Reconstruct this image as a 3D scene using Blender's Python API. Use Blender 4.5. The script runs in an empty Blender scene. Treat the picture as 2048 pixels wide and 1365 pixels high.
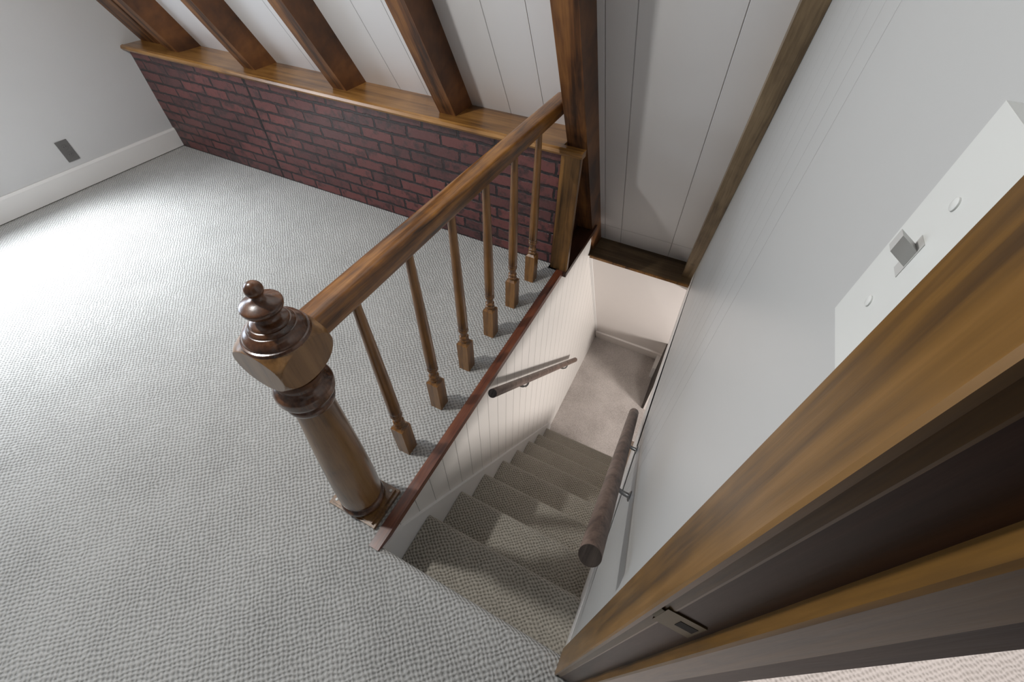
import bpy, bmesh, math, random
from mathutils import Vector, Matrix
random.seed(7)
sc = bpy.context.scene
COL = sc.collection
PI = math.pi

# ------------------------------------------------------------------ materials
def new_mat(name):
    m = bpy.data.materials.new(name); m.use_nodes = True
    nt = m.node_tree
    return m, nt, nt.nodes['Principled BSDF']

class NB:
    """small helper to write node math"""
    def __init__(s, nt):
        s.nt = nt
        tc = nt.nodes.new('ShaderNodeTexCoord')
        s.obj = tc.outputs['Object']
        sep = nt.nodes.new('ShaderNodeSeparateXYZ'); nt.links.new(s.obj, sep.inputs[0])
        s.x, s.y, s.z = sep.outputs
    def link(s, a, b): s.nt.links.new(a, b)
    def m(s, op, a, b=None, c=None, clamp=False):
        n = s.nt.nodes.new('ShaderNodeMath'); n.operation = op; n.use_clamp = clamp
        for i, v in enumerate((a, b, c)):
            if v is None: continue
            if isinstance(v, (int, float)): n.inputs[i].default_value = v
            else: s.link(v, n.inputs[i])
        return n.outputs[0]
    def vec(s, x, y, z):
        n = s.nt.nodes.new('ShaderNodeCombineXYZ')
        for i, v in enumerate((x, y, z)):
            if isinstance(v, (int, float)): n.inputs[i].default_value = v
            else: s.link(v, n.inputs[i])
        return n.outputs[0]
    def noise(s, vec, scale, detail=3, rough=.5, dist=0.0):
        n = s.nt.nodes.new('ShaderNodeTexNoise')
        n.inputs['Scale'].default_value = scale; n.inputs['Detail'].default_value = detail
        n.inputs['Roughness'].default_value = rough; n.inputs['Distortion'].default_value = dist
        s.link(vec, n.inputs['Vector']); return n.outputs[0]
    def ramp(s, fac, stops):
        n = s.nt.nodes.new('ShaderNodeValToRGB'); cr = n.color_ramp
        while len(cr.elements) > len(stops): cr.elements.remove(cr.elements[-1])
        while len(cr.elements) < len(stops): cr.elements.new(.5)
        for e, (p, c) in zip(cr.elements, stops):
            e.position = p; e.color = (c[0], c[1], c[2], 1) if not isinstance(c, float) else (c, c, c, 1)
        s.link(fac, n.inputs[0]); return n.outputs[0]
    def mix(s, fac, a, b, mode='MIX'):
        n = s.nt.nodes.new('ShaderNodeMix'); n.data_type = 'RGBA'; n.blend_type = mode
        for i, v in ((0, fac), (6, a), (7, b)):
            if isinstance(v, (int, float)): n.inputs[i].default_value = v
            elif isinstance(v, tuple): n.inputs[i].default_value = (v[0], v[1], v[2], 1)
            else: s.link(v, n.inputs[i])
        return n.outputs[2]
    def bump(s, h, dist, strength=1.0):
        n = s.nt.nodes.new('ShaderNodeBump'); n.inputs['Distance'].default_value = dist
        n.inputs['Strength'].default_value = strength
        s.link(h, n.inputs['Height']); return n.outputs[0]

def wood(name, dark, mid, light, axis='z', rough=.35, scale=1.0, coat=0.0, knots=True):
    m, nt, bs = new_mat(name); b = NB(nt)
    st = {'x': (.06, 1, 1), 'y': (1, .06, 1), 'z': (1, 1, .06), 's': (1, .06, .06)}[axis]
    v = b.vec(b.m('MULTIPLY', b.x, st[0]*scale), b.m('MULTIPLY', b.y, st[1]*scale), b.m('MULTIPLY', b.z, st[2]*scale))
    n1 = b.noise(v, 28, 5, .6, .6)
    n2 = b.noise(v, 160, 3, .6, .2)
    n3 = b.noise(b.obj, 5*scale, 3, .55, .5)
    f = b.m('ADD', b.m('MULTIPLY', n1, .62), b.m('ADD', b.m('MULTIPLY', n2, .2), b.m('MULTIPLY', n3, .3)))
    c = b.ramp(f, [(.44, dark), (.55, mid), (.68, light)])
    if knots:
        vo = nt.nodes.new('ShaderNodeTexVoronoi'); vo.inputs['Scale'].default_value = 4.5*scale
        vv = b.vec(b.m('MULTIPLY', b.x, 1 if axis != 'x' else .5), b.m('MULTIPLY', b.y, 1 if axis != 'y' else .5), b.m('MULTIPLY', b.z, 1 if axis != 'z' else .5))
        b.link(vv, vo.inputs['Vector'])
        k = b.ramp(vo.outputs['Distance'], [(.03, 1.0), (.10, 0.0)])
        c = b.mix(b.m('MULTIPLY', k, .75), c, tuple(x*.35 for x in dark))
    b.link(c, bs.inputs['Base Color'])
    bs.inputs['Roughness'].default_value = rough
    bs.inputs['Coat Weight'].default_value = coat; bs.inputs['Coat Roughness'].default_value = .22
    b.link(b.bump(n2, .0006, .5), bs.inputs['Normal'])
    return m

def plain(name, col, rough=.6, metal=0.0, spec=.5):
    m, nt, bs = new_mat(name); b = NB(nt)
    n = b.noise(b.obj, 9, 3, .5)
    c = b.mix(b.m('MULTIPLY', n, .12), col, tuple(x*.8 for x in col))
    b.link(c, bs.inputs['Base Color'])
    bs.inputs['Roughness'].default_value = rough; bs.inputs['Metallic'].default_value = metal
    bs.inputs['Specular IOR Level'].default_value = spec
    return m

def grooved(name, col, axis, lines=None, spacing=None, off=0.0, width=.0022, rough=.4, strength=.45, seam=None):
    m, nt, bs = new_mat(name); b = NB(nt)
    co = {'x': b.x, 'y': b.y}[axis]
    if spacing:
        t = b.m('ADD', co, -off)
        d = b.m('ABSOLUTE', b.m('SUBTRACT', b.m('FLOORED_MODULO', b.m('ADD', t, spacing/2), spacing), spacing/2))
    else:
        d = None
        for l in lines:
            e = b.m('ABSOLUTE', b.m('SUBTRACT', co, l))
            d = e if d is None else b.m('MINIMUM', d, e)
    if seam is not None:
        d = b.m('MINIMUM', d, b.m('ABSOLUTE', b.m('SUBTRACT', b.z, seam)))
    g = b.m('SUBTRACT', 1.0, b.m('DIVIDE', d, width), clamp=True)
    n = b.noise(b.obj, 6, 4, .5)
    c = b.mix(b.m('MULTIPLY', n, .14), col, tuple(x*.82 for x in col))
    c = b.mix(b.m('MULTIPLY', g, strength), c, tuple(x*.25 for x in col))
    b.link(c, bs.inputs['Base Color']); bs.inputs['Roughness'].default_value = rough
    h = b.m('SUBTRACT', 1.0, g)
    b.link(b.bump(h, .003, .8), bs.inputs['Normal'])
    return m

def carpet(name, lo, hi, px, py, bump=.006, plush=False):
    m, nt, bs = new_mat(name); b = NB(nt)
    s = b.m('SUBTRACT', b.y, b.z)
    w1 = b.noise(b.obj, 23, 2, .5); w2 = b.noise(b.vec(b.y, b.x, b.z), 21, 2, .5)
    u = b.m('ADD', b.x, b.m('MULTIPLY', b.m('SUBTRACT', w1, .5), .022))
    v = b.m('ADD', s, b.m('MULTIPLY', b.m('SUBTRACT', w2, .5), .022))
    fine = b.noise(b.obj, 330, 3, .7)
    if plush:
        h = b.noise(b.obj, 170, 3, .6)
    else:
        a = b.m('COSINE', b.m('MULTIPLY', u, 2*PI/px)); c_ = b.m('COSINE', b.m('MULTIPLY', v, 2*PI/py))
        h = b.m('ADD', .5, b.m('MULTIPLY', b.m('MULTIPLY', a, c_), .5))
        h = b.m('POWER', h, .75)
        h = b.m('ADD', b.m('MULTIPLY', h, .85), b.m('MULTIPLY', fine, .35))
    big = b.noise(b.obj, 3.2, 3, .6)
    f = b.m('ADD', b.m('MULTIPLY', h, .75), b.m('MULTIPLY', b.m('SUBTRACT', b.m('ADD', fine, big), 1.0), .45), clamp=True)
    c = b.ramp(f, [(.08, lo), (.62, hi)])
    b.link(c, bs.inputs['Base Color']); bs.inputs['Roughness'].default_value = .95
    bs.inputs['Specular IOR Level'].default_value = .1
    bs.inputs['Sheen Weight'].default_value = .15
    b.link(b.bump(h, bump, 1.0), bs.inputs['Normal'])
    return m

def brick(name):
    m, nt, bs = new_mat(name); b = NB(nt)
    w = b.noise(b.obj, 34, 3, .6); w2 = b.noise(b.vec(b.z, b.x, b.y), 30, 3, .6)
    u = b.m('ADD', b.x, b.m('MULTIPLY', b.m('SUBTRACT', w, .5), .020))
    v = b.m('ADD', b.z, b.m('MULTIPLY', b.m('SUBTRACT', w2, .5), .018))
    br = nt.nodes.new('ShaderNodeTexBrick')
    b.link(b.vec(u, v, 0.0), br.inputs['Vector'])
    br.inputs['Scale'].default_value = 1.0
    br.inputs['Brick Width'].default_value = .225; br.inputs['Row Height'].default_value = .0683
    br.inputs['Mortar Size'].default_value = .0085; br.inputs['Mortar Smooth'].default_value = .3
    br.inputs['Bias'].default_value = -.1
    br.inputs['Color1'].default_value = (.155, .050, .046, 1); br.inputs['Color2'].default_value = (.080, .034, .034, 1)
    br.inputs['Mortar'].default_value = (.016, .014, .016, 1)
    n = b.noise(b.obj, 17, 5, .65); n2 = b.noise(b.obj, 70, 4, .6)
    c = b.mix(b.ramp(n, [(.50, 0.0), (.62, .8)]), br.outputs['Color'], (.030, .021, .022))
    c = b.mix(b.ramp(n2, [(.5, 0.0), (.75, .35)]), c, (.19, .085, .075))
    # vertical panel joint
    d = b.m('ABSOLUTE', b.m('SUBTRACT', b.x, -2.238))
    g = b.m('SUBTRACT', 1.0, b.m('DIVIDE', d, .011), clamp=True)
    g = b.m('MULTIPLY', g, 3.0, clamp=True)
    c = b.mix(g, c, (.008, .006, .006))
    b.link(c, bs.inputs['Base Color']); bs.inputs['Roughness'].default_value = .32
    h = b.m('ADD', b.m('MULTIPLY', br.outputs['Fac'], -1.0), b.m('MULTIPLY', n2, .3))
    b.link(b.bump(h, .003, .9), bs.inputs['Normal'])
    return m

M = {}
M['carpet'] = carpet('loop_carpet', (.23, .228, .218), (.53, .525, .505), .0205, .0185)
M['stair_carpet'] = carpet('stair_loop_carpet', (.15, .135, .108), (.49, .455, .39), .0205, .0165)
M['plush'] = carpet('plush_carpet', (.24, .21, .19), (.66, .61, .58), .02, .02, .004, True)
M['hall'] = carpet('hall_carpet', (.46, .41, .38), (.78, .71, .68), .022, .018, .004)
M['rail'] = wood('banister_wood', (.022, .009, .003), (.165, .062, .010), (.36, .155, .028), 'y', .3, 1.0, .35, False)
M['newel'] = wood('newel_wood', (.075, .034, .010), (.19, .092, .028), (.27, .14, .048), 'z', .3, .8, .5, False)
M['newel_dark'] = wood('turned_dark_wood', (.028, .010, .004), (.085, .032, .012), (.15, .062, .024), 'z', .25, .8, .6, False)
M['spindle'] = wood('spindle_wood', (.060, .023, .006), (.20, .088, .022), (.33, .155, .042), 'z', .3, 1.0, .4, False)
M['beam'] = wood('beam_wood', (.035, .013, .005), (.14, .054, .016), (.27, .115, .032), 's', .5, .8, .1)
M['cap'] = wood('ledge_wood', (.120, .052, .012), (.27, .125, .030), (.40, .20, .055), 'x', .3, .8, .3)
M['board'] = wood('end_board_wood', (.05, .022, .006), (.165, .080, .024), (.27, .13, .035), 'z', .4, .9, .2, False)
M['strip'] = wood('red_strip_wood', (.055, .013, .006), (.135, .036, .015), (.22, .07, .028), 'y', .35, 1.0, .2, False)
M['brown'] = wood('brown_trim_wood', (.10, .066, .034), (.19, .130, .070), (.27, .195, .112), 's', .5, .9, .1)
M['ledge'] = wood('dark_ledge_wood', (.06, .037, .017), (.115, .073, .036), (.16, .108, .055), 'x', .55, .9, 0, False)
M['sill'] = wood('dark_sill_wood', (.02, .007, .004), (.05, .017, .008), (.08, .03, .014), 'y', .4, .9, .1, False)
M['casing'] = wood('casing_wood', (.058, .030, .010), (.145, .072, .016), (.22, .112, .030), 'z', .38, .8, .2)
M['jamb'] = wood('jamb_wood_shaded', (.022, .007, .0035), (.044, .015, .007), (.072, .028, .013), 'z', .42, .8, .0, False)  # casing wood darkened: shade on the jamb face put into the colour
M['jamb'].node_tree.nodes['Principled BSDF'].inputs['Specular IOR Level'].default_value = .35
M['walnut'] = wood('walnut_rail_wood', (.060, .036, .028), (.125, .082, .064), (.20, .14, .112), 'y', .5, 1.3, .0, False)
M['endgrain'] = wood('rail_end_grain', (.022, .016, .013), (.045, .034, .028), (.075, .058, .048), 's', .7, 2.5, 0, False)
M['paint'] = plain('grey_white_wall_paint', (.62, .62, .62), .6)
M['dim'] = plain('unseen_bounce_cut_grey', (.13, .135, .14), .6)  # made-up dark finish for unseen surfaces, added to cut bounced light
M['white'] = plain('white_gloss_paint', (.80, .79, .775), .38)
M['lower'] = plain('cream_wall_paint', (.74, .70, .67), .5)
M['stair_wall'] = grooved('white_beadboard', (.74, .715, .68), 'y', spacing=.0957, off=.155, width=.0026, rough=.4, strength=.6)
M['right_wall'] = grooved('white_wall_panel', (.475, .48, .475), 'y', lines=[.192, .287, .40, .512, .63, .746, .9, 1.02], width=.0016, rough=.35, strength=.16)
M['ceiling'] = grooved('white_ceiling_board', (.76, .75, .75), 'x', lines=[-3.1, -2.55, -2.32, -1.83, -1.64, -1.19, -1.0, -.475, -.272, .042, .16, .505], width=.003, rough=.5, strength=.5, seam=-.075)
M['brick'] = brick('brick_panel')
M['plate'] = plain('white_plastic', (.62, .63, .61), .35)
M['toggle'] = plain('toggle_plastic', (.46, .455, .44), .4)
M['outlet'] = plain('grey_brown_plastic', (.13, .125, .12), .4)
M['slot'] = plain('dark_recess', (.012, .011, .01), .7)
M['brass'] = plain('aged_brass', (.11, .088, .042), .42, .7)
M['steel'] = plain('grey_steel', (.22, .22, .22), .35, .8)
M['rubber'] = plain('dark_wood_edge', (.02, .014, .010), .6)

# ------------------------------------------------------------------ mesh helpers
def add_box(bm, a, b):
    x0, y0, z0 = a; x1, y1, z1 = b
    vs = [bm.verts.new(v) for v in ((x0,y0,z0),(x1,y0,z0),(x1,y1,z0),(x0,y1,z0),(x0,y0,z1),(x1,y0,z1),(x1,y1,z1),(x0,y1,z1))]
    for f in ((3,2,1,0),(4,5,6,7),(0,1,5,4),(1,2,6,5),(2,3,7,6),(3,0,4,7)):
        bm.faces.new([vs[i] for i in f])
    return vs
def add_prism(bm, pts, axis, lo, hi):
    """extrude a 2D polygon along an axis: axis x -> pts are (y,z); y -> (x,z); z -> (x,y)"""
    def mk(p, t):
        return {'x': (t, p[0], p[1]), 'y': (p[0], t, p[1]), 'z': (p[0], p[1], t)}[axis]
    A = [bm.verts.new(mk(p, lo)) for p in pts]; B = [bm.verts.new(mk(p, hi)) for p in pts]
    n = len(pts)
    bm.faces.new(A[::-1]); bm.faces.new(B)
    for i in range(n):
        bm.faces.new((A[i], A[(i+1) % n], B[(i+1) % n], B[i]))
def add_lathe(bm, prof, seg=40):
    rings = []
    for r, z in prof:
        if r < 1e-6: rings.append([bm.verts.new((0, 0, z))])
        else: rings.append([bm.verts.new((r*math.cos(2*PI*i/seg), r*math.sin(2*PI*i/seg), z)) for i in range(seg)])
    for a, b in zip(rings, rings[1:]):
        for i in range(seg):
            j = (i+1) % seg
            if len(a) == 1 and len(b) == 1: continue
            if len(a) == 1: bm.faces.new((a[0], b[j], b[i]))
            elif len(b) == 1: bm.faces.new((a[i], a[j], b[0]))
            else: bm.faces.new((a[i], a[j], b[j], b[i]))
    if len(rings[0]) > 1: bm.faces.new(rings[0][::-1])
    if len(rings[-1]) > 1: bm.faces.new(rings[-1])
def smooth_prof(prof, n=4):
    """Catmull-Rom through the profile points"""
    out = []
    P = [Vector((r, z)) for r, z in prof]
    for i in range(len(P)-1):
        p0 = P[max(i-1, 0)]; p1 = P[i]; p2 = P[i+1]; p3 = P[min(i+2, len(P)-1)]
        for k in range(n):
            t = k/n
            q = .5*((2*p1)+(p2-p0)*t+(2*p0-5*p1+4*p2-p3)*t*t+(3*p1-p0-3*p2+p3)*t*t*t)
            out.append((max(q.x, 0.0), q.y))
    out.append(prof[-1]); return out
def add_tube(bm, pts, rad, seg=20, cap=True):
    pts = [Vector(p) for p in pts]; rings = []
    for i, p in enumerate(pts):
        d = (pts[min(i+1, len(pts)-1)] - pts[max(i-1, 0)]).normalized()
        up = Vector((1, 0, 0)) if abs(d.x) < .9 else Vector((0, 0, 1))
        a = d.cross(up).normalized(); b = d.cross(a)
        r = rad[i] if isinstance(rad, (list, tuple)) else rad
        rings.append([bm.verts.new(p + r*(math.cos(2*PI*k/seg)*a + math.sin(2*PI*k/seg)*b)) for k in range(seg)])
    for A, B in zip(rings, rings[1:]):
        for k in range(seg): bm.faces.new((A[k], A[(k+1) % seg], B[(k+1) % seg], B[k]))
    if cap: bm.faces.new(rings[0][::-1]); bm.faces.new(rings[-1])
def bevel(bm, w, seg=2):
    es = [e for e in bm.edges if len(e.link_faces) == 2 and e.calc_face_angle(0) > .6]
    bmesh.ops.bevel(bm, geom=es, offset=w, segments=seg, profile=.5, affect='EDGES', clamp_overlap=True)
def obj(name, bm, mat, parent=None, smooth=False, angle=.7):
    bmesh.ops.recalc_face_normals(bm, faces=bm.faces[:])
    me = bpy.data.meshes.new(name); bm.to_mesh(me); bm.free()
    me.materials.append(mat)
    if smooth:
        for p in me.polygons: p.use_smooth = True
        try: me.set_sharp_from_angle(angle=angle)
        except Exception: pass
    o = bpy.data.objects.new(name, me); COL.objects.link(o)
    if parent: o.parent = parent
    return o
def box_obj(name, a, b, mat, parent=None, bev=0):
    bm = bmesh.new(); add_box(bm, a, b)
    if bev: bevel(bm, bev)
    return obj(name, bm, mat, parent, bool(bev))
def struct(o, label=None):
    o['kind'] = 'structure'
    if label: o['label'] = label
    return o
def tag(o, label, cat, group=None):
    o['label'] = label; o['category'] = cat
    if group: o['group'] = group
    return o
def empty(name, loc=(0,0,0)):
    o = bpy.data.objects.new(name, None); COL.objects.link(o); o.location = loc; o.empty_display_size = .1
    return o

# ------------------------------------------------------------------ dimensions
XL = -3.3556          # gable wall
YK = 1.388            # brick knee wall face
W = .703              # right wall face
SL = .56              # roof slope dy/dz
YF = -.326            # edge of the loft floor at the stairs
RISE, RUN = .2507, .2256
ZL = -2.215           # landing
def yroof(z): return 1.61 - SL*(z-.697)      # white ceiling boards
def yraft(z): return 1.44 - SL*(z-.697)      # room face of the rafters
ZTOP = 2.62

# ------------------------------------------------------------------ floor
bm = bmesh.new()
add_box(bm, (XL-.02, -2.1, -.12), (-.036, YK+.02, 0))
# floor in front of the stairs with a rolled nose at its edge
pts = [(-2.1, -.12), (-2.1, 0)]
for i in range(7):
    a = PI/2*(1-i/6)
    pts.append((YF-.026+.026*math.cos(a), -.026+.026*math.sin(a)))
pts += [(YF-.006, -.06), (YF-.03, -.12)]
add_prism(bm, pts, 'x', -.036, .83)
struct(obj('floor', bm, M['carpet'], None, True), 'grey woven loop carpet of the loft')
struct(box_obj('floor_hall', (.80, -1.6, -.10), (2.4, 1.2, .002), M['hall']), 'pale pinkish carpet through the doorway')

# stairs -----------------------------------------------------------
st = empty('staircase', (.37, YF, ZL))
tag(st, 'steep straight staircase in beige loop carpet going down to the landing', 'staircase')
def child(o, par):
    o.parent = par; o.matrix_parent_inverse = Matrix.Translation(par.location).inverted(); return o
for k in range(1, 9):
    y1, z1 = YF + RUN*k, -RISE*k
    y0 = y1 - RUN - .03
    bm = bmesh.new()
    pts = [(y0, z1-RISE+.004), (y0, z1-.004), (y0+.012, z1-.001)]
    r = .022
    pts.append((y1-.07, z1+.001))
    for i in range(8):
        a = PI/2*(1-i/7)
        pts.append((y1-r+r*math.cos(a), z1-r+r*math.sin(a)))
    pts += [(y1-.012, z1-.07), (y1-.024, z1-RISE+.004)]
    add_prism(bm, pts, 'x', .013, .742)
    child(obj('step', bm, M['stair_carpet'], None, True), st)
YB = YF + RUN*8
struct(box_obj('floor_landing', (-.02, YB-.06, ZL-.08), (3.2, 3.3, ZL), M['plush']), 'beige plush carpet of the lower landing')

# ------------------------------------------------------------------ walls
# gable wall on the left with a window outside the frame
bm = bmesh.new()
wy0, wy1, wz0, wz1 = -1.15, .30, .80, 1.95
def gable(ya, yb, za, zb): add_box(bm, (XL-.10, ya, za), (XL, yb, zb))
gable(-2.1, wy0, -.05, ZTOP); gable(wy1, 2.1, -.05, ZTOP); gable(wy0, wy1, -.05, wz0); gable(wy0, wy1, wz1, ZTOP)
struct(obj('wall_left', bm, M['paint']), 'plain light grey gable wall at the left')
wn = empty('window_1', (XL-.05, (wy0+wy1)/2, wz0)); struct(wn)
bm = bmesh.new()
for a, b in (((XL-.09, wy0, wz0), (XL-.03, wy0+.05, wz1)), ((XL-.09, wy1-.05, wz0), (XL-.03, wy1, wz1)),
             ((XL-.09, wy0+.05, wz0), (XL-.03, wy1-.05, wz0+.05)), ((XL-.09, wy0+.05, wz1-.05), (XL-.03, wy1-.05, wz1)),
             ((XL-.085, wy0+.05, (wz0+wz1)/2-.02), (XL-.035, wy1-.05, (wz0+wz1)/2+.02))):
    add_box(bm, a, b)
child(obj('window_frame', bm, M['white']), wn)
# baseboard, slightly lifted off the carpet
bm = bmesh.new()
add_prism(bm, [(XL, .006), (XL+.016, .006), (XL+.016, .128), (XL+.008, .142), (XL, .142)], 'y', -2.05, YK+.004)
struct(obj('baseboard_left', bm, M['white']), 'white baseboard along the grey gable wall')
# brick knee wall
struct(box_obj('wall_back', (XL, YK, -.02), (-.07, YK+.10, .672), M['brick']), 'low knee wall faced with dark red brick panel')
# ledge on the knee wall
bm = bmesh.new()
prof = [(1.372, .668), (1.352, .672), (1.344, .684), (1.350, .697), (1.366, .702), (1.376, .699), (1.70, .699), (1.70, .668)]
add_prism(bm, prof, 'x', XL+.002, -.091)
add_prism(bm, [p if p[0] < 1.5 else (1.402, p[1]) for p in prof], 'x', -.091, .022)
struct(obj('trim_1', bm, M['cap'], None, True, .5), 'golden wooden ledge on top of the brick knee wall')
# board at the end of the knee wall
bm = bmesh.new()
vs = add_box(bm, (-.080, 1.358, -.004), (.020, 1.384, .672))
for v in vs:
    if v.co.z > .5: v.co.x -= .004
bevel(bm, .003)
tr = obj('trim_2', bm, M['board'], None, True)
struct(tr, 'upright brown wooden board closing the brick wall end')
struct(box_obj('trim_3', (-.092, 1.345, -.03), (.024, 1.90, .0), M['sill']), 'dark wooden sill behind the end board')
struct(box_obj('trim_4', (-.094, 1.384, .0), (-.0905, 1.95, .668), M['sill']), 'dark wooden return at the knee wall end')

# stairwell, left wall in beadboard
bm = bmesh.new()
add_prism(bm, [(YF-.02, -2.35), (YF-.02, -.026), (1.35, -.026), (1.90, -.031), (1.92, -.25), (3.10, -2.36)], 'x', -.10, 0)
struct(obj('wall_stairwell_left', bm, M['stair_wall']), 'white beadboard wall beside the stairs')
# red wood strip along the top of it
bm = bmesh.new(); add_box(bm, (-.037, YF-.020, -.026), (.004, 1.345, .008)); bevel(bm, .003)
struct(obj('trim_5', bm, M['strip'], None, True), 'reddish wooden strip along the edge of the stair opening')
# skirt board following the stairs
bm = bmesh.new()
def znose(y): return -RISE*(y-YF)/RUN
pts = [(YF+.01, -.03), (YB+.16, znose(YB+.16)+.075), (YB+.16, ZL), (YB-.3, ZL), (YF+.01, -.62)]
pts = [(YF-.002, -.012), (YF+.05, -.028)] + [(y, znose(y)+.055) for y in (YF+.10, YB+.05)] + [(YB+.12, ZL+.06), (YB+.12, ZL), (YB-.25, ZL), (YF-.002, -.55)]
add_prism(bm, pts, 'x', 0, .012)
struct(obj('baseboard_stairs', bm, M['white']), 'white skirt board climbing beside the stair treads')
# sloping wall at the foot of the stairs
def yend(z): return 1.915 - SL*(z+.25)
bm = bmesh.new()
add_prism(bm, [(yend(-.262), -.262), (yend(ZL), ZL), (yend(ZL)+.1, ZL), (yend(-.262)+.1, -.262)], 'x', -.02, .86)
struct(obj('wall_landing', bm, M['lower']), 'cream sloping wall at the foot of the stairs')
bm = bmesh.new()
add_prism(bm, [(yend(ZL)-.03, ZL), (yend(ZL+.21)-.024, ZL+.21), (yend(ZL+.225)-.002, ZL+.225), (yend(ZL)+.02, ZL)], 'x', .012, .86)
struct(obj('baseboard_landing', bm, M['lower']), 'cream baseboard under the sloping landing wall')
bm = bmesh.new()
add_prism(bm, [(yend(-.27)-.010, -.27), (yend(ZL)-.012, ZL+.005), (yend(ZL)+.02, ZL+.005), (yend(-.27)+.02, -.27)], 'x', .0, .022)
struct(obj('trim_6', bm, M['white']), 'white corner strip between beadboard and landing wall')

# right wall above the stairs
ZR = -.13
bm = bmesh.new()
add_prism(bm, [(-.366, .0), (-.366, ZTOP), (yroof(ZTOP)+.02, ZTOP), (yroof(-.30)+.06, -.30), (yroof(-.30)+.02, ZR), (YF+.03, ZR), (YF+.03, 0)], 'x', W, W+.105)
add_box(bm, (W, -2.1, 0), (W+.105, -1.21, ZTOP))
add_box(bm, (W, -1.21, 2.02), (W+.105, -.366, ZTOP))
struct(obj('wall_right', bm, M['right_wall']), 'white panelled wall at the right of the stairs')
bm = bmesh.new(); add_box(bm, (W-.001, YF+.04, -.345), (W+.05, 2.05, ZR-.006)); 
struct(obj('trim_7', bm, M['white']), 'white fascia board under the right wall panel')
# guard wall under the right wall with a sloped wooden cap
def zc(y): return -.47 - 1.2*(y-.5)
bm = bmesh.new()
add_prism(bm, [(YF, -.34), (.385, -.34), (1.50, zc(1.50)-.03), (1.50, ZL), (YF, ZL)], 'x', .752, .82)
struct(obj('wall_stairwell_right', bm, M['lower']), 'cream guard wall low on the right of the stairs')
bm = bmesh.new()
add_prism(bm, [(.385, zc(.385)-.03), (1.52, zc(1.52)-.03), (1.52, zc(1.52)), (.385, zc(.385))], 'x', .735, .84)
struct(obj('trim_8', bm, M['casing']), 'sloped wooden cap under the right wall')
# stub wall at the right of the landing
bm = bmesh.new(); add_box(bm, (.79, 2.26, ZL), (.88, 3.2, -1.60))
struct(obj('wall_landing_right', bm, M['lower']), 'cream stub wall right of the landing')
bm = bmesh.new(); add_box(bm, (.735, 2.70, ZL), (.80, 2.93, ZL+.16)); bevel(bm, .004)
struct(obj('baseboard_landing_right', bm, M['white'], None, True), 'short white baseboard block right of the landing')
struct(box_obj('trim_9', (.768, 2.26, ZL), (.79, 2.695, -1.60), M['rubber']), 'dark wooden door edge beside the landing')

# ceiling ----------------------------------------------------------
bm = bmesh.new()
add_prism(bm, [(yroof(-.30), -.30), (yroof(ZTOP), ZTOP), (yroof(ZTOP)+.06, ZTOP), (yroof(-.30)+.06, -.30)], 'x', XL-.1, W+.10)
struct(obj('ceiling', bm, M['ceiling']), 'white grooved boards of the sloping ceiling')
struct(box_obj('ceiling_flat', (XL-.1, -2.1, ZTOP+.002), (2.4, yroof(ZTOP)+.08, ZTOP+.05), M['dim']))
struct(box_obj('wall_front', (XL-.1, -2.2, -.1), (2.4, -2.1, ZTOP+.05), M['dim']))
# ledge board at the foot of the slope above the stairs
bm = bmesh.new()
add_prism(bm, [(1.905, -.262), (1.900, -.256), (1.905, -.249), (2.20, -.249), (2.20, -.262)], 'x', -.02, .71)
struct(obj('trim_10', bm, M['ledge']), 'dark brown ledge at the foot of the white slope')

bm = bmesh.new(); add_box(bm, (.013, 1.890, -.2635), (.70, 1.8995, -.2465)); bevel(bm, .002)
struct(obj('trim_11', bm, M['board'], None, True), 'thin light brown bead along the ledge front')
# rafters ----------------------------------------------------------
def rafter(x0, x1, zb, ztop, front=0.0, mat='beam'):
    bm = bmesh.new()
    f = lambda z: yraft(z) + front
    add_prism(bm, [(f(zb), zb), (f(ztop), ztop), (yroof(ztop)+.004, ztop), (yroof(zb)+.004, zb)], 'x', 0, x1-x0)
    bevel(bm, .005)
    return obj('ceiling_rafter', bm, M[mat], None, True)
rl = [(XL+.002, -3.16, .699, 'rafter hugging the grey gable wall at far left', .06),
      (-2.985, -2.873, .699, 'rafter, second from the grey gable wall, standing on the ledge', 0),
      (-2.264, -2.163, .699, 'rafter on the ledge above the brick panel joint', 0),
      (-1.541, -1.440, .699, 'rafter in the middle of the ledge between two bright ceiling bays', 0),
      (-.814, -.713, .699, 'rafter on the ledge nearest the banister, with a knot', 0),
      (-.090, .012, -.249, 'long rafter that the banister rail runs into, passing the ledge', 0)]
for x0, x1, zb, lab, fr in rl:
    o = rafter(x0, x1, zb, ZTOP-.01, fr); o.location.x = x0
    tag(o, 'dark stained wooden ' + lab, 'beam', 'exposed rafters of the sloping ceiling')
o = rafter(.636, W-.001, -.249, ZTOP-.01, 0, 'brown'); o.location.x = .636
tag(o, 'greyish brown rafter set against the white right wall', 'beam', 'exposed rafters of the sloping ceiling')

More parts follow.
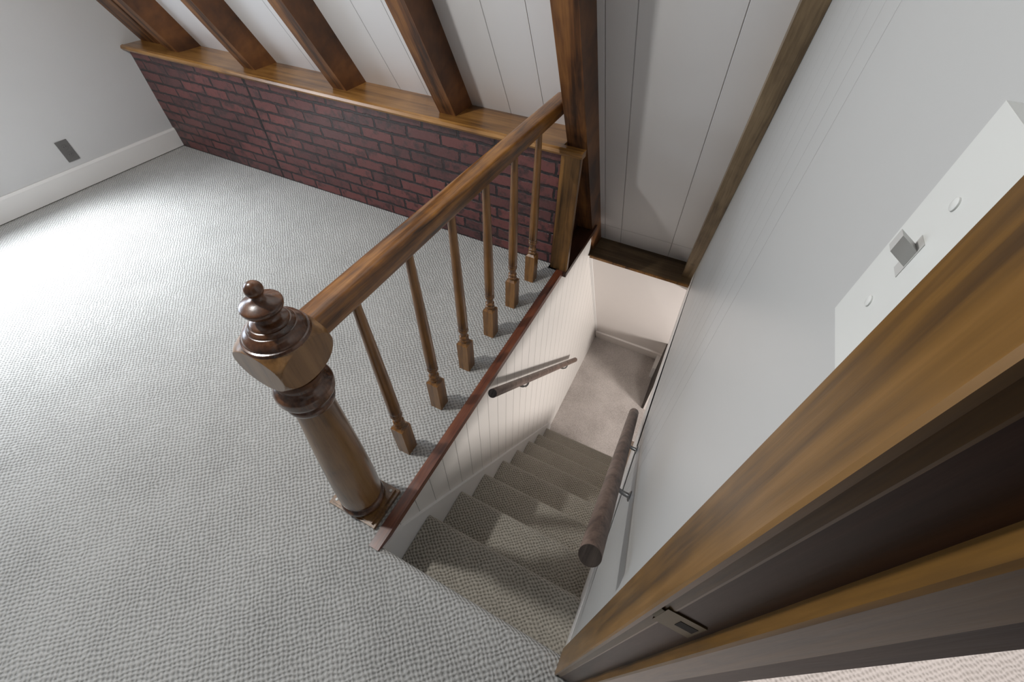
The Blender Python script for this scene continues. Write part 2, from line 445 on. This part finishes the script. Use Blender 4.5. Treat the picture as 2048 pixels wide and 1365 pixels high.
# ------------------------------------------------------------------ newel post
nw = empty('newel_post', (-.155, -.217, 0))
tag(nw, 'stout turned wooden newel post with ball finial at the banister end', 'post')
def base_part(name, bm, mat, smooth=True, ang=.7):
    return obj(name, bm, mat, nw, smooth, ang)
bm = bmesh.new(); add_box(bm, (-.103, -.077, 0), (.103, .077, .018)); add_box(bm, (-.088, -.070, .016), (.090, .070, .030)); bevel(bm, .003)
base_part('plinth', bm, M['newel'])
prof = [(.074, .030), (.077, .040), (.074, .052), (.067, .057), (.067, .064), (.073, .070), (.074, .085), (.0735, .16)]
sh = smooth_prof([(.0735, .085), (.0735, .16), (.069, .30), (.062, .45), (.0545, .59), (.0520, .660)], 5)
TX, TY = .017, .035
def lean(bm):
    for v in bm.verts:
        v.co.x += TX*v.co.z; v.co.y += TY*v.co.z - .006
bm = bmesh.new(); add_lathe(bm, smooth_prof([(.066, .030), (.077, .034), (.078, .044), (.074, .053), (.067, .057), (.067, .066), (.072, .072), (.074, .086)], 3)); lean(bm)
base_part('base_ring', bm, M['newel_dark'])
bm = bmesh.new(); add_lathe(bm, sh); lean(bm); base_part('shaft', bm, M['newel'])
bm = bmesh.new()
add_lathe(bm, smooth_prof([(.052, .654), (.058, .657), (.061, .664), (.0625, .672), (.060, .681), (.053, .688), (.051, .6905)], 4)
          + smooth_prof([(.054, .691), (.0665, .696), (.0715, .706), (.0725, .718), (.0722, .730), (.067, .739), (.058, .746), (.055, .752)], 4)
          + smooth_prof([(.057, .754), (.058, .766), (.062, .780), (.066, .790)], 3), 56); lean(bm)
base_part('collar', bm, M['newel_dark'])
# block: turned bulb whose four sides are sawn flat, leaving round faces
bm = bmesh.new()
hs = .0735
add_lathe(bm, smooth_prof([(.060, .782), (.070, .788), (.082, .798), (.0935, .814), (.1005, .832), (.1035, .850), (.1015, .868), (.0955, .884), (.086, .895), (.0775, .903), (.072, .908)], 6), 160)
for v in bm.verts: v.co.z = .858 + (v.co.z-.850)*.92
for v in bm.verts:
    v.co.x = max(-hs, min(hs, v.co.x)); v.co.y = max(-hs, min(hs, v.co.y))
bmesh.ops.dissolve_limit(bm, angle_limit=.002, verts=bm.verts[:], edges=bm.edges[:])
lean(bm)
base_part('block', bm, M['newel'], True, .3)
bm = bmesh.new()
add_lathe(bm, smooth_prof([(.066, .903), (.0725, .906), (.0735, .911), (.071, .917)], 4) + smooth_prof([(.067, .918), (.0655, .925), (.061, .932), (.054, .9375), (.052, .939)], 4)
          + smooth_prof([(.0495, .9395), (.048, .944), (.044, .948), (.043, .949)], 3) + smooth_prof([(.0405, .9495), (.039, .954), (.033, .9575), (.026, .961), (.0225, .966), (.0235, .971), (.030, .976), (.0375, .982), (.0415, .989), (.0425, .994)], 4)
          + smooth_prof([(.0425, .9965), (.0405, .9995), (.030, 1.005), (.018, 1.010), (.0115, 1.015), (.0105, 1.020)], 4), 64); lean(bm)
fin = base_part('finial', bm, M['newel_dark'], True, .45)
bm = bmesh.new(); bmesh.ops.create_uvsphere(bm, u_segments=32, v_segments=20, radius=.0185)
for v in bm.verts: v.co.z += 1.034
lean(bm); obj('ball', bm, M['newel_dark'], fin, True)
for sx, sy in ((.078, .058), (-.078, -.058)):
    bm = bmesh.new(); add_lathe(bm, [(.0055, .030), (.0055, .0318), (.003, .0328), (0, .0328)], 12)
    for v in bm.verts: v.co.x += sx; v.co.y += sy
    base_part('screw_head', bm, M['plate'])

# ------------------------------------------------------------------ banister rail
bm = bmesh.new()
pts = []
for i in range(48):
    a = 2*PI*i/48
    c, s = math.cos(a), math.sin(a)
    e = .62 if s > 0 else .45
    x = .039*math.copysign(abs(c)**e, c); z = .037*math.copysign(abs(s)**e, s)
    if s < -.3: x *= .86
    pts.append((x, z))
add_prism(bm, pts, 'y', 0, 1.475+.118)
o = obj('banister_rail', bm, M['rail'], None, True, .6); o.location = (-.143, -.1175, .857)
tag(o, 'thick polished wooden banister rail running from newel post to long rafter', 'handrail')

# ------------------------------------------------------------------ balusters
def make_baluster():
    t = empty('baluster')
    bm = bmesh.new(); h = .0265
    add_box(bm, (-h, -h, 0), (h, h, .172)); bevel(bm, .0018)
    # pyramid shoulder
    q = [bm.verts.new((sx*h*.96, sy*h*.96, .171)) for sx, sy in ((-1,-1),(1,-1),(1,1),(-1,1))]
    r = [bm.verts.new((sx*h*.55, sy*h*.55, .183)) for sx, sy in ((-1,-1),(1,-1),(1,1),(-1,1))]
    for i in range(4): bm.faces.new((q[i], q[(i+1) % 4], r[(i+1) % 4], r[i]))
    bm.faces.new(r)
    obj('block', bm, M['spindle'], t, True, .5)
    bm = bmesh.new()
    prof = smooth_prof([(.015, .176), (.0155, .184), (.0205, .188), (.0215, .195), (.0185, .200), (.0155, .203)], 4) \
         + smooth_prof([(.0155, .204), (.020, .207), (.021, .213), (.0175, .218), (.0145, .222), (.0155, .230), (.0195, .243), (.0225, .252), (.0222, .257)], 4) \
         + smooth_prof([(.0205, .259), (.0215, .263), (.0215, .268), (.0198, .271)], 3) \
         + smooth_prof([(.0215, .274), (.0218, .32), (.0205, .45), (.0175, .62), (.0145, .76), (.0135, .824)], 4)
    add_lathe(bm, prof, 28)
    obj('spindle', bm, M['spindle'], t, True, .6)
    return t
proto = make_baluster()
blabels = ['turned wooden baluster nearest the newel post', 'turned wooden baluster, second from the newel post',
           'turned wooden baluster, third from the newel post', 'turned wooden baluster, fourth from the newel post',
           'turned wooden baluster, fifth from the newel post and second from the end board',
           'turned wooden baluster standing next to the brick wall end board']
for i in range(6):
    if i == 0: o = proto
    else:
        o = proto.copy(); COL.objects.link(o)
        for ch in list(proto.children):
            c = ch.copy(); COL.objects.link(c); c.parent = o
    o.location = (-.139, .0255 + .2361*i, 0)
    tag(o, blabels[i], 'baluster', 'balusters under the banister rail')

# ------------------------------------------------------------------ wall handrails
def bracket(hr, wall_pt, rail_pt, s):
    """wall_pt on the wall, rail_pt under the rail, s = direction from wall to rail along x"""
    w = Vector(wall_pt); r = Vector(rail_pt)
    bm = bmesh.new()
    mid = Vector((r.x, (w.y+r.y)/2, min(w.z, r.z) - .004))
    P = [w, w.lerp(mid, .5) + Vector((0, 0, -.010)), mid + Vector((0, 0, -.002)), r]
    path = []
    for t in range(13):
        u = t/12
        path.append(((1-u)**3)*P[0] + 3*u*(1-u)**2*P[1] + 3*u*u*(1-u)*P[2] + u**3*P[3])
    add_tube(bm, path, [.008 - .003*t/12 for t in range(13)], 12)
    br = child(obj('bracket', bm, M['steel'], None, True), hr)
    bm = bmesh.new(); add_lathe(bm, [(.017, 0), (.017, .003), (.012, .006), (0, .006)], 24)
    rot = Matrix.Rotation(PI/2*s, 4, 'Y')
    for v in bm.verts: v.co = rot @ v.co + w
    ob = obj('bracket_plate', bm, M['steel'], None, True)
    ob.parent = br; ob.matrix_parent_inverse = Matrix.Translation(hr.location).inverted() if False else Matrix.Identity(4)
    return br
def wall_rail(name, a, b, r, label, brs, wallx, s):
    hr = empty(name, a); tag(hr, label, 'handrail')
    A = Vector(a); B = Vector(b)
    d = (B-A); n = 14
    bm = bmesh.new(); add_tube(bm, [A + d*(i/n) for i in range(n+1)], r, 32); 
    child(obj('rail', bm, M['walnut'], None, True, .6), hr)
    bm = bmesh.new(); add_tube(bm, [A - d.normalized()*.0012, A + d.normalized()*.001], r*.985, 32)
    child(obj('end_grain', bm, M['endgrain'], None, False), hr)
    for t in brs:
        p = A + d*t
        bracket(hr, (wallx, p.y-.02, p.z-.075), (p.x, p.y, p.z-r*.9), s)
    return hr
wall_rail('handrail', (.630, -.246, .723), (.648, .75, -.20), .0228, 'round walnut handrail on steel brackets along the right wall', (.36, .72), W, -1)
wall_rail('handrail', (.06, .385, .052), (.06, 1.878, -1.382), .0205, 'round walnut handrail on the beadboard wall below the balusters', (.28, .84), 0.0, 1)

# ------------------------------------------------------------------ light switch and outlet
sw = empty('light_switch', (W, -.255, 1.46)); tag(sw, 'white toggle switch plate on the right wall beside the door casing', 'light switch')
bm = bmesh.new(); add_box(bm, (W-.0075, -.2885, 1.393), (W, -.2215, 1.528)); bevel(bm, .003)
child(obj('plate', bm, M['plate'], None, True), sw)
bm = bmesh.new(); add_box(bm, (W-.0079, -.2598, 1.450), (W-.007, -.2502, 1.4715)); child(obj('toggle_slot', bm, M['toggle']), sw)
bm = bmesh.new()
vs = add_box(bm, (W-.018, -.2590, 1.456), (W-.007, -.2510, 1.466))
for v in vs:
    if v.co.x < W-.015: v.co.z += .007; v.co.y = -.255 + (v.co.y+.255)*.85
bevel(bm, .001); child(obj('toggle', bm, M['toggle'], None, True), sw)
for z in (1.428, 1.492):
    bm = bmesh.new(); add_lathe(bm, [(.0034, 0), (.0034, .001), (.0022, .0016), (0, .0016)], 14)
    for v in bm.verts: v.co = Matrix.Rotation(-PI/2, 4, 'Y') @ v.co + Vector((W-.0074, -.255, z))
    child(obj('screw', bm, M['plate'], None, True), sw)
ot = empty('electrical_outlet', (XL, .6816, .2435)); tag(ot, 'dark grey electrical outlet plate low on the grey gable wall', 'outlet')
bm = bmesh.new(); add_box(bm, (XL, .646, .179), (XL+.006, .717, .308)); bevel(bm, .002)
child(obj('plate', bm, M['outlet'], None, True), ot)
for zc_ in (.219, .268):
    bm = bmesh.new(); add_lathe(bm, [(.0165, 0), (.0165, .002), (.0155, .003), (0, .003)], 20)
    for v in bm.verts:
        v.co = Matrix.Rotation(PI/2, 4, 'Y') @ v.co + Vector((XL+.0055, .6816, zc_))
    so = child(obj('socket', bm, M['outlet'], None, True), ot)
    bm = bmesh.new()
    for yy in (-.006, .006): add_box(bm, (XL+.0084, .6816+yy-.001, zc_-.001), (XL+.0089, .6816+yy+.001, zc_+.007))
    c = obj('slots', bm, M['slot']); c.parent = so

# ------------------------------------------------------------------ doorway at the right
dr = empty('door_1', (.76, -.378, 0)); struct(dr, 'stained wooden door frame at the lower right')
def dpart(name, bm, mat, smooth=True): return child(obj(name, bm, M[mat], None, smooth, .6), dr)
def jamb_pts(y0, d):   # d=+1: jamb on the far side, its face towards -y
    return [(.692, y0+.012*d), (.692, y0+.002*d), (.700, y0), (.8086, y0), (.8086, y0+.014*d)]
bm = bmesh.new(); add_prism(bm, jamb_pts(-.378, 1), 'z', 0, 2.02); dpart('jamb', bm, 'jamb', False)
bm = bmesh.new(); add_prism(bm, [(.6905, -.366), (.6905, -.3765), (.6995, -.3788), (.7015, -.3785), (.7015, -.377), (.692, -.366)], 'z', 0, 2.02); dpart('jamb_edge', bm, 'casing', False)  # light-catching edge of the jamb, put in as the lighter casing colour
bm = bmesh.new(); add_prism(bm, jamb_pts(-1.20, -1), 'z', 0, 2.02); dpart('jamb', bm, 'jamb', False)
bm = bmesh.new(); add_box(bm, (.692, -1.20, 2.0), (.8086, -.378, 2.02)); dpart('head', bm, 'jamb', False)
bm = bmesh.new()
cas = [(.703, -.307), (.686, -.307), (.6825, -.310), (.6825, -.378), (.684, -.381), (.6885, -.381), (.6885, -.362), (.703, -.362)]
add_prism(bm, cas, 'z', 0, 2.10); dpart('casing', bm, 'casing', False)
bm = bmesh.new()
cas = [(.703, -1.27), (.686, -1.27), (.6825, -1.267), (.6825, -1.20), (.703, -1.20)]
add_prism(bm, cas, 'z', 0, 2.10); dpart('casing', bm, 'casing', False)
bm = bmesh.new(); add_prism(bm, [(.738, -.376), (.738, -.3916), (.741, -.393), (.768, -.393), (.771, -.391), (.771, -.376)], 'z', 0, 2.0); dpart('stop', bm, 'casing', False)
bm = bmesh.new(); add_box(bm, (.738, -1.202, 0), (.771, -1.187, 2.0)); dpart('stop', bm, 'casing', False)
# strike plate with its curled lip
bm = bmesh.new()
add_box(bm, (.694, -.3797, 1.064), (.731, -.3775, 1.122)); bevel(bm, .0015)
add_prism(bm, [(.697, -.3795), (.692, -.3795), (.686, -.3765), (.683, -.372), (.6845, -.371), (.688, -.375), (.693, -.3775), (.697, -.3775)], 'z', 1.075, 1.111)
sp = dpart('strike_plate', bm, 'brass')
bm = bmesh.new(); add_box(bm, (.711, -.3801, 1.086), (.728, -.3790, 1.106)); o = obj('latch_hole', bm, M['slot']); o.parent = sp
o.matrix_parent_inverse = Matrix.Identity(4)

# ------------------------------------------------------------------ lights
def area(name, loc, target, sx, sy, power, col):
    l = bpy.data.lights.new(name, 'AREA'); l.shape = 'RECTANGLE'; l.size = sx; l.size_y = sy
    l.energy = power; l.color = col
    o = bpy.data.objects.new(name, l); COL.objects.link(o); o.location = loc
    o.rotation_euler = (Vector(target)-Vector(loc)).to_track_quat('-Z', 'Y').to_euler()
    return o
def point(name, loc, r, power, col):
    l = bpy.data.lights.new(name, 'POINT'); l.shadow_soft_size = r; l.energy = power; l.color = col
    o = bpy.data.objects.new(name, l); COL.objects.link(o); o.location = loc; return o
o = area('window_daylight', (XL-.42, -.38, 2.10), (-2.72, -.10, 0), 0.8, .6, 44, (.90, .95, 1.0)); o.data.spread = math.radians(62)
area('window_sky', (XL-.03, -.42, 1.38), (0, -.42, 1.38), 1.3, 1.05, 36, (.76, .86, 1.0))
point('ceiling_lamp_light', (-1.10, -.37, 2.34), .045, 104, (1.0, .985, .955))
point('lower_room_lamp_light', (2.5, 1.25, -1.05), .30, 205, (1.0, .93, .88))
area('hall_light', (1.75, .25, 2.2), (1.4, -.3, 0), .5, .5, 40, (1.0, .95, .90))
wd = bpy.data.worlds.new('world'); sc.world = wd; wd.use_nodes = True
bg = wd.node_tree.nodes['Background']; bg.inputs[0].default_value = (.80, .88, 1.0, 1); bg.inputs[1].default_value = .12

# ------------------------------------------------------------------ camera
cam = bpy.data.cameras.new('camera'); cam.sensor_width = 36; cam.lens = 36*847.754/2048
cam.clip_start = .01
co = bpy.data.objects.new('camera', cam); COL.objects.link(co)
co.location = (.585865, -.515722, 1.6); co.rotation_euler = (.7152047, -.0137112, .4669377)
sc.camera = co
sc.view_settings.view_transform = 'Standard'; sc.view_settings.look = 'None'
sc.view_settings.gamma = 1.0; sc.view_settings.exposure = 0.0; sc.view_settings.use_curve_mapping = False
sc.cycles.use_denoising = True
sc.cycles.max_bounces = 10; sc.cycles.diffuse_bounces = 6; sc.cycles.sample_clamp_indirect = 4.0
